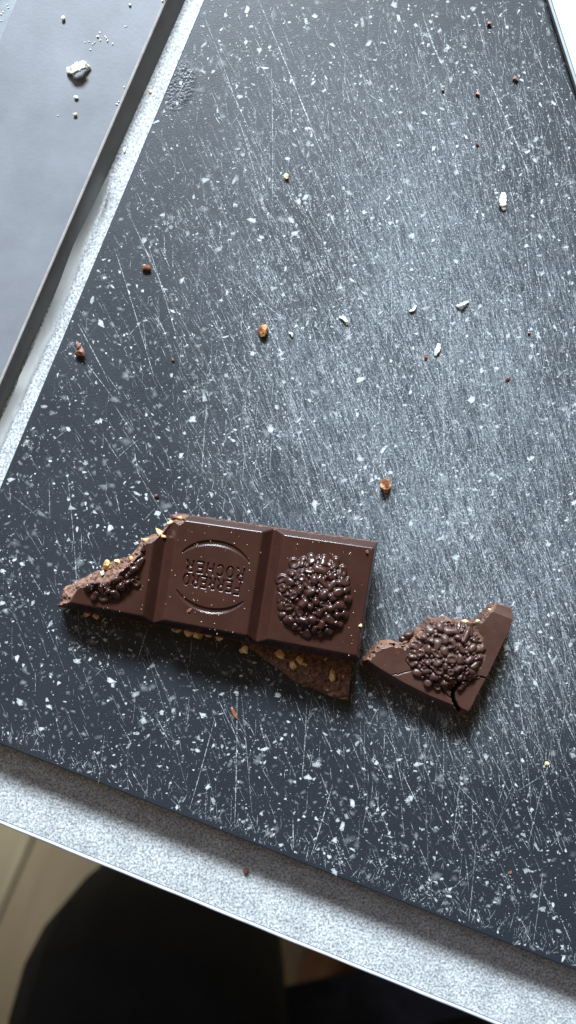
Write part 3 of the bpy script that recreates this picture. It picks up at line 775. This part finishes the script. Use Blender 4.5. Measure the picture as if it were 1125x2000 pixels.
ids = np.where(np.hypot(cellc(xm), cellc(ym)) < 12.0, 1, 0)
k_ = S * (H - THK2) / H
ob2 = grid_objects({0: 'moulded_shell', 1: 'nut_relief'}, (PX - 562.5) * k_, (1000 - PY) * k_, zt_, np.full_like(zt_, .0002), cm, ids, brk, None, {0: M['choc2'], 1: M['choc2']}, {1: 'knobbly round relief crossed by cracks'})
pc = empty('chocolate_piece', P(850, 1300, 0)); tag(pc, 'cracked boomerang shaped chocolate piece with a knobbly round relief, right of the bar', 'chocolate')
bpy.context.view_layer.update()
child_fix(ob2[0], pc); bpy.context.view_layer.update(); child_fix(ob2[1], ob2[0])
for i, (px, py, z, a, b, r_, mt) in enumerate([
    (905, 1214, .0052, 22, 8, -.15, 'tan'), (934, 1214, .0052, 16, 8, .1, 'tan'), (848, 1214, .0066, 17, 14, .2, 'crumb'), (957, 1191, .006, 10, 5, .6, 'tan'), (716, 1288, .0030, 20, 10, .6, 'crumb'),
    (731, 1266, .0020, 13, 8, .3, 'crumb'), (708, 1296, .0005, 14, 9, .3, 'crumb'), (880, 1334, .0066, 6, 22, .12, 'crumb'), (825, 1354, .0052, 20, 6, -.3, 'red'), (869, 1378, .004, 9, 4, -.1, 'tan'), (845, 1369, .0054, 4, 4, 0, 'shav'),
    (905, 1398, .0040, 14, 8, .3, 'crumb'), (800, 1263, .006, 10, 6, .8, 'nutc')]):
    piece(pc, 'crumb' if mt != 'tan' else 'nut_piece', px, py, z, (a, b), -r_, M[mt], 300 + i, .7)

# dark rounded knob that has come loose beside the relief
lk = piece(None, 'loose_knob', 797, 1240, .0045, (26, 17), .75, M['choc2'], 401, .9)
lk2 = piece(None, 'loose_knob_end', 786, 1246, .0042, (17, 16), .2, M['choc2'], 402, .9)
lk2.name = 'knob_lobe'; bpy.context.view_layer.update(); child_fix(lk2, lk)
for o_ in (lk, lk2): o_.data.polygons.foreach_set('use_smooth', [True] * len(o_.data.polygons))
tag(lk, 'loose dark chocolate knob beside the upper left of the cracked piece', 'chocolate crumb', 'loose crumbs')

# ------------------------------------------------------------------ loose crumbs and shavings, each its own thing
G = 'loose crumbs'
ZB = lambda px, py: .0001
items = [  # name, label, category, px, py, z, w, h, rot, material, flatness
 ('nut_crumb', 'toasted brown nut crumb in the middle of the board above the bar', 'nut crumb', 513, 647, 0, 21, 27, .2, 'nutc', .8),
 ('nut_crumb', 'toasted brown nut crumb above the right square of the bar', 'nut crumb', 752, 949, 0, 25, 32, .2, 'nutc', .8),
 ('nut_crumb', 'curved brown nut crumb near the left rim of the board', 'nut crumb', 158, 688, 0, 22, 24, .2, 'nutc', .7),
 ('nut_crumb', 'small reddish brown crumb higher up near the left rim', 'nut crumb', 286, 523, 0, 19, 14, -.1, 'nutc', .7),
 ('nut_crumb', 'tiny tan crumb in the upper middle of the board', 'nut crumb', 559, 345, 0, 12, 13, .3, 'tan', .7),
 ('chocolate_crumb', 'tiny brown crumb just above the bar at its left end', 'chocolate crumb', 306, 969, 0, 11, 8, .2, 'crumb', .7),
 ('chocolate_crumb', 'very small brown crumb right of the curved nut crumb', 'chocolate crumb', 338, 703, 0, 7, 7, .2, 'crumb', .7),
 ('chocolate_crumb', 'dark crumb near the upper right corner of the board', 'chocolate crumb', 1007, 155, 0, 13, 10, .4, 'crumb', .7),
 ('chocolate_crumb', 'small dark red crumb at the top of the board', 'chocolate crumb', 955, 47, 0, 9, 10, .9, 'crumb', .7),
 ('nut_crumb', 'orange brown crumb left of the dark crumb at upper right', 'nut crumb', 933, 183, 0, 11, 9, .2, 'red', .7),
 ('nut_crumb', 'tiny orange crumb furthest left of the upper right crumbs', 'nut crumb', 866, 177, 0, 7, 6, .2, 'red', .7),
 ('chocolate_crumb', 'tiny brown crumb right of the small dark red crumb row', 'chocolate crumb', 932, 282, 0, 9, 7, .2, 'crumb', .7),
 ('nut_crumb', 'tiny pink brown crumb on the scratched right side', 'nut crumb', 992, 741, 0, 9, 8, .2, 'red', .7),
 ('nut_crumb', 'tiny rust coloured crumb below the white shavings', 'nut crumb', 831, 697, 0, 8, 8, .2, 'red', .7),
 ('nut_crumb', 'pin sized rust crumb between the shavings and the right rim', 'nut crumb', 1033, 651, 0, 6, 6, .2, 'red', .7),
 ('splinter', 'thin reddish brown splinter below the middle of the bar', 'splinter', 458, 1393, 0, 7, 31, -.50, 'red', .8),
 ('chocolate_crumb', 'dark brown crumb on the pale table rim below the board', 'chocolate crumb', 480, 1700, ZT, 13, 12, .2, 'crumb', .8),
 ('chocolate_crumb', 'tiny rust speck near the lower right edge of the board', 'chocolate crumb', 997, 1704, 0, 6, 11, .2, 'red', .6),
 ('chocolate_crumb', 'tan speck at the right border of the board', 'chocolate crumb', 1068, 1491, 0, 9, 9, .2, 'tan', .6),
 ('chocolate_crumb', 'tiny brown crumb left of the bar lower right corner', 'chocolate crumb', 708, 1268, 0, 8, 5, .5, 'crumb', .6),
 ('chocolate_crumb', 'oblong brown crumb lying on the middle square of the bar', 'chocolate crumb', 370, 1192, zb(370), 13, 6, -.6, 'crumb', .7),
 ('nut_crumb', 'pale crumb lying near the lower right edge of the bar', 'nut crumb', 704, 1221, zb(704), 7, 8, .3, 'tan', .7),
 ('chocolate_crumb', 'brown crumb on the upper right corner of the bar', 'chocolate crumb', 717, 1077, zb(717), 7, 10, .3, 'crumb', .7),
 ('chocolate_crumb', 'larger crumb in the notch where two squares meet at the lower side', 'chocolate crumb', 483, 1246, zb(483) - .0035, 13, 10, .5, 'crumb', .9),
 ('chocolate_crumb', 'dark crumb hanging at the lower side of the notch between squares', 'chocolate crumb', 479, 1252, zb(479) - .0048, 10, 11, .9, 'choc', .9),
 ('white_crumb', 'oval white crumb near the top of the left grey tray', 'crumb', 124, 37, ZS, 8, 11, .1, 'shav', .9),
 ('white_crumb', 'small white crumb below the shaving on the left grey tray', 'crumb', 149, 191, ZS, 10, 7, .1, 'shav', .8),
 ('tan_crumb', 'lowest pale tan crumb on the left grey tray', 'crumb', 147, 224, ZS, 8, 8, .6, 'tan', .7),
 ('white_crumb', 'white crumb at the top right of the left grey tray', 'crumb', 254, 10, ZS, 6, 5, .1, 'shav', .8),
 ('white_crumb', 'pale crumb on the table rim beside the upper left board edge', 'crumb', 293, 179, ZT, 10, 7, .6, 'tan', .3),
 ('white_crumb', 'whitish crescent crumb on the table rim near the peeling film', 'crumb', 243, 293, ZT, 8, 13, .2, 'shav', .3)]
for k, (nm_, lb, ct, px, py, z, a, b, r_, mt, ff) in enumerate(items):
    o = rock(nm_, (a * S * .46, b * S * .46, min(a, b) * S * .42 * ff), M[mt], 500 + k)
    o.location = P(px, py, z + .00005); o.rotation_euler = (0, 0, -r_); tag(o, lb, ct, G)
# little hook of the curved crumb
hk = rock('crumb_tip', (5 * S, 12 * S, 4 * S), M['crumb'], 777); hk.location = P(154, 677, .0003); hk.rotation_euler = (0, 0, .35)
par = [o for o in C.objects if o.get('label', '').startswith('curved brown nut')][0]; bpy.context.view_layer.update(); child_fix(hk, par)

# grains on the left tray
def grains(name, label, pts, z, mat, grp):
    for k, (px, py, a, b) in enumerate(pts):
        o = rock(name, (a * S * .38, b * S * .38, min(a, b) * S * .25), mat, 900 + k, 1)
        o.location = P(px, py, z); tag(o, label if isinstance(label, str) else label[k], 'crumb', grp)
grains('white_grain', ['largest white grain in the cluster near the top of the left tray', 'upright grain topmost in the cluster on the left tray'] + ['tiny white grain low in the cluster on the left tray'] * 10 + ['tiny white grain right of the cluster on the left tray'] * 2,
       [(191, 72, 7, 6), (195, 64, 3, 5), (196, 79, 4, 4), (206, 72, 4, 4), (208, 75, 4, 4), (210, 80, 5, 6), (220, 86, 4, 4), (174, 82, 4, 3), (166, 83, 4, 3), (185, 83, 4, 4), (181, 86, 4, 3), (177, 97, 5, 3), (245, 52, 4, 3), (248, 51, 3, 3)], ZS, M['shav'], 'white grains on the left tray')
grains('white_grain', ['white grain by the tray rim level with the crumb pair', 'oblong white grain lowest along the tray rim', 'white grain just above the oblong one by the tray rim', 'faint white grain left of the tan crumb on the tray', 'white grain at the top edge of the photo by the tray rim', 'white grain half cut off by the top edge of the photo'], [(243, 170, 4, 5), (228, 204, 6, 4), (232, 199, 4, 4), (113, 226, 3, 3), (318, 2, 5, 6), (322, -3, 5, 5)], ZS, M['shav'], 'white grains by the tray rim')
grains('white_grain', ['largest white grain in the dark channel at top left', 'white grain just right of the largest in the dark channel', 'white grain beside the channel wall at top left', 'lowest white grain in the dark channel', 'topmost white grain in the dark channel'], [(2, 28, 5, 4), (6, 24, 4, 3), (16, 15, 5, 3), (2, 41, 4, 3), (15, 10, 4, 3)], ZS - .0035, M['shav'], 'white grains in the dark channel')

def shaving(name, label, px, py, z, pts, width, rise, mat, thick=.00025):
    """curled ribbon: pts are (dx,dy) in photo pixels along its middle, rise lifts the ends or the middle"""
    n = 24; P_ = []
    for k in range(n + 1):
        t = k / n * (len(pts) - 1); i = min(int(t), len(pts) - 2); f = t - i; f = f * f * (3 - 2 * f)
        P_.append((pts[i][0] * (1 - f) + pts[i + 1][0] * f, pts[i][1] * (1 - f) + pts[i + 1][1] * f))
    vs, fs = [], []
    m = 5
    for k, (dx, dy) in enumerate(P_):
        a, b = P_[max(0, k - 1)], P_[min(n, k + 1)]; tx, ty = b[0] - a[0], b[1] - a[1]; L = math.hypot(tx, ty) + 1e-9
        wv = width * (.35 + .65 * math.sin(math.pi * min(.97, .12 + .85 * k / n))) * (1 + .12 * math.sin(k * 1.1 + py) + (.16 if rise < .002 else .03) * math.sin(k * 3.3 + px))
        lift = rise * (math.sin(math.pi * k / n)) + .0002
        for j in range(m):
            s = (j / (m - 1) - .5) * wv
            q = P(px + dx - ty / L * s, py + dy + tx / L * s, z + lift); vs.append((q[0], q[1], z + lift ))
    for k in range(n):
        for j in range(m - 1): fs.append((k * m + j, (k + 1) * m + j, (k + 1) * m + j + 1, k * m + j + 1))
    o = mesh_obj(name, vs, fs, mat, None, True); s = o.modifiers.new('thickness', 'SOLIDIFY'); s.thickness = thick; s.offset = 0
    tag(o, label, 'shaving', 'pale shavings'); return o
shaving('white_shaving', 'curled white shaving casting a shadow on the left grey tray', 153, 133, ZS, [(-21, 5), (-12, 5), (0, -2), (11, -6), (21, 1)], 17, .0019, M['shav'], .0007)
shaving('white_shaving', 'torn white shaving on the right part of the board', 983, 393, 0, [(0, -16), (0, -8), (-1, 2), (0, 10), (2, 18)], 13, .0008, M['shav'])
shaving('white_shaving', 'thin curved white shaving in the scratched area at right', 905, 596, 0, [(-13, 2), (-5, 0), (3, -4), (10, -7)], 6, .0009, M['shav'])
shaving('white_shaving', 'frayed white shaving below the thin curved one', 853, 686, 0, [(4, -14), (3, -5), (-1, 3), (-3, 9)], 9, .0004, M['shav'])
shaving('white_shaving', 'pale flake left of the thin curved shaving', 808, 606, 0, [(-8, 2), (0, -1), (4, -9)], 5, .0004, M['shav'])
shaving('white_shaving', 'short bent white shaving in the upper middle right', 672, 625, 0, [(-9, -6), (0, -3), (5, 4), (5, 10)], 6, .0006, M['shav'])
shaving('white_shaving', 'tiny crescent shaving right of the middle nut crumb', 568, 654, 0, [(-3, -4), (2, -2), (3, 5)], 4, .0004, M['shav'])

# fine dust on the bar: one object, uncountable
dv, df = [], []
for i in range(150):
    u, v = rng.uniform(-.5, 1.97), rng.uniform(.03, .97); px, py = bar_px(u, v)
    if u < 0 and v < .6: continue
    if abs(u - round(u)) < .09: continue
    if math.hypot(u * 32.5 - cRx, v * 35.5 - cRy) < 12: continue
    x, y, z = P(px, py, z_top(u) + .00012); e = S * rng.uniform(.5, 1.3); b = len(dv)
    dv += [(x - e, y - e * .5, z), (x + e, y - e, z), (x + e * .3, y + e, z), (x, y, z + e)]; df += [(b, b + 1, b + 3), (b + 1, b + 2, b + 3), (b + 2, b, b + 3)]
o = mesh_obj('chocolate_dust', dv, df, M['tan'], None); child_fix(o, bar); o['kind'] = 'stuff'

# ------------------------------------------------------------------ person at the table (only the lap shows)
def skin_body(name, pts, edges, radii, mat, parent=None, root=0, sub=2):
    me = bpy.data.meshes.new(name); me.from_pydata(pts, edges, []); me.update()
    o = bpy.data.objects.new(name, me); C.objects.link(o)
    o.modifiers.new('skin', 'SKIN'); 
    for i, r_ in enumerate(radii):
        sv_ = me.skin_vertices[0].data[i]; sv_.radius = r_ if isinstance(r_, tuple) else (r_, r_); sv_.use_root = (i == root)
    m = o.modifiers.new('sub', 'SUBSURF'); m.levels = sub; m.render_levels = sub
    me.materials.append(mat); o.modifiers['skin'].use_smooth_shade = True
    if parent: child_fix(o, parent)
    return o
person = empty('person', (0, -.35, ZF)); tag(person, 'person in black trousers and dark ribbed top seated below the table edge', 'person')
bpy.context.view_layer.update()
def ring(pts, close=False): return [(i, i + 1) for i in range(len(pts) - 1)]
hipL, hipR = (-.10, -.62, -.30), (.12, -.64, -.30)
knL, ankL, knR, ankR = (-.090, -.287, -.272), (-.075, -.34, ZF + .11), (.150, -.43, -.272), (.15, -.44, ZF + .11)
pts = [(.01, -.64, -.28), hipL, (-.095, -.45, -.285), knL, (-.08, -.33, -.40), (-.076, -.335, -.56), ankL,
       hipR, (.135, -.53, -.285), knR, (.15, -.435, -.40), (.15, -.44, -.56), ankR]
tro = skin_body('trousers', pts, [(0, 1), (1, 2), (2, 3), (3, 4), (4, 5), (5, 6), (0, 7), (7, 8), (8, 9), (9, 10), (10, 11), (11, 12)],
    [.12, .12, .108, .098, .080, .068, .055, .11, .10, .088, .075, .068, .055], M['cloth2'], person)
tp_ = [(.0, -.63, -.28), (-.035, -.48, -.19), (-.055, -.39, -.13), (-.03, -.45, .05), (-.02, -.50, .20), (-.02, -.50, .29)]
top_ = skin_body('ribbed_top', tp_, ring(tp_), [(.19, .15), (.24, .21), (.26, .24), (.21, .15), (.17, .10), (.06, .06)], M['cloth'], person, 2, 3)
for (x, y) in ((-.075, -.34), (.15, -.44)):
    sp_ = [(x, y - .03, ZF + .045), (x, y + .06, ZF + .04), (x - .005, y + .15, ZF + .032), (x, y - .01, ZF + .11)]
    skin_body('shoe', sp_, [(0, 1), (1, 2), (0, 3)], [.042, .042, .036, .04], M['leather'], person)
# brown leather bag on the floor to the right of the person's knee
zbg = ZF + .16
q = [Vector(P(x_, y_, zbg)[:2]) for x_, y_ in ((655, 1860), (612, 1960), (570, 2090), (860, 2200), (1010, 1900), (900, 1760))]
bag = empty('leather_bag', (q[0].x, q[0].y, ZF)); tag(bag, 'dark brown leather bag standing on the floor below the table edge', 'bag')
bpy.context.view_layer.update()
child_fix(slab_mesh('body', [tuple(v) for v in q], ZF + .002, zbg, M['leather'], None, .02, 4), bag)
mid = (q[1] + q[4]) / 2; dx_ = (q[4] - q[1]).normalized()
vs, fs = [], []
for i in range(25):
    t = math.pi * i / 24; c = Vector((mid.x - dx_.x * .07 * math.cos(t), mid.y - dx_.y * .07 * math.cos(t), zbg - .01 + .07 * math.sin(t)))
    for k in range(8):
        a = math.tau * k / 8; rad = Vector((-dx_.x * math.cos(t), -dx_.y * math.cos(t), math.sin(t))); vs.append(tuple(c + rad * .006 * math.cos(a) + Vector((-dx_.y, dx_.x, 0)) * .006 * math.sin(a)))
for i in range(24):
    for k in range(8): fs.append((i * 8 + k, i * 8 + (k + 1) % 8, (i + 1) * 8 + (k + 1) % 8, (i + 1) * 8 + k))
child_fix(mesh_obj('handle', vs, fs, M['leather'], None, True), bag)
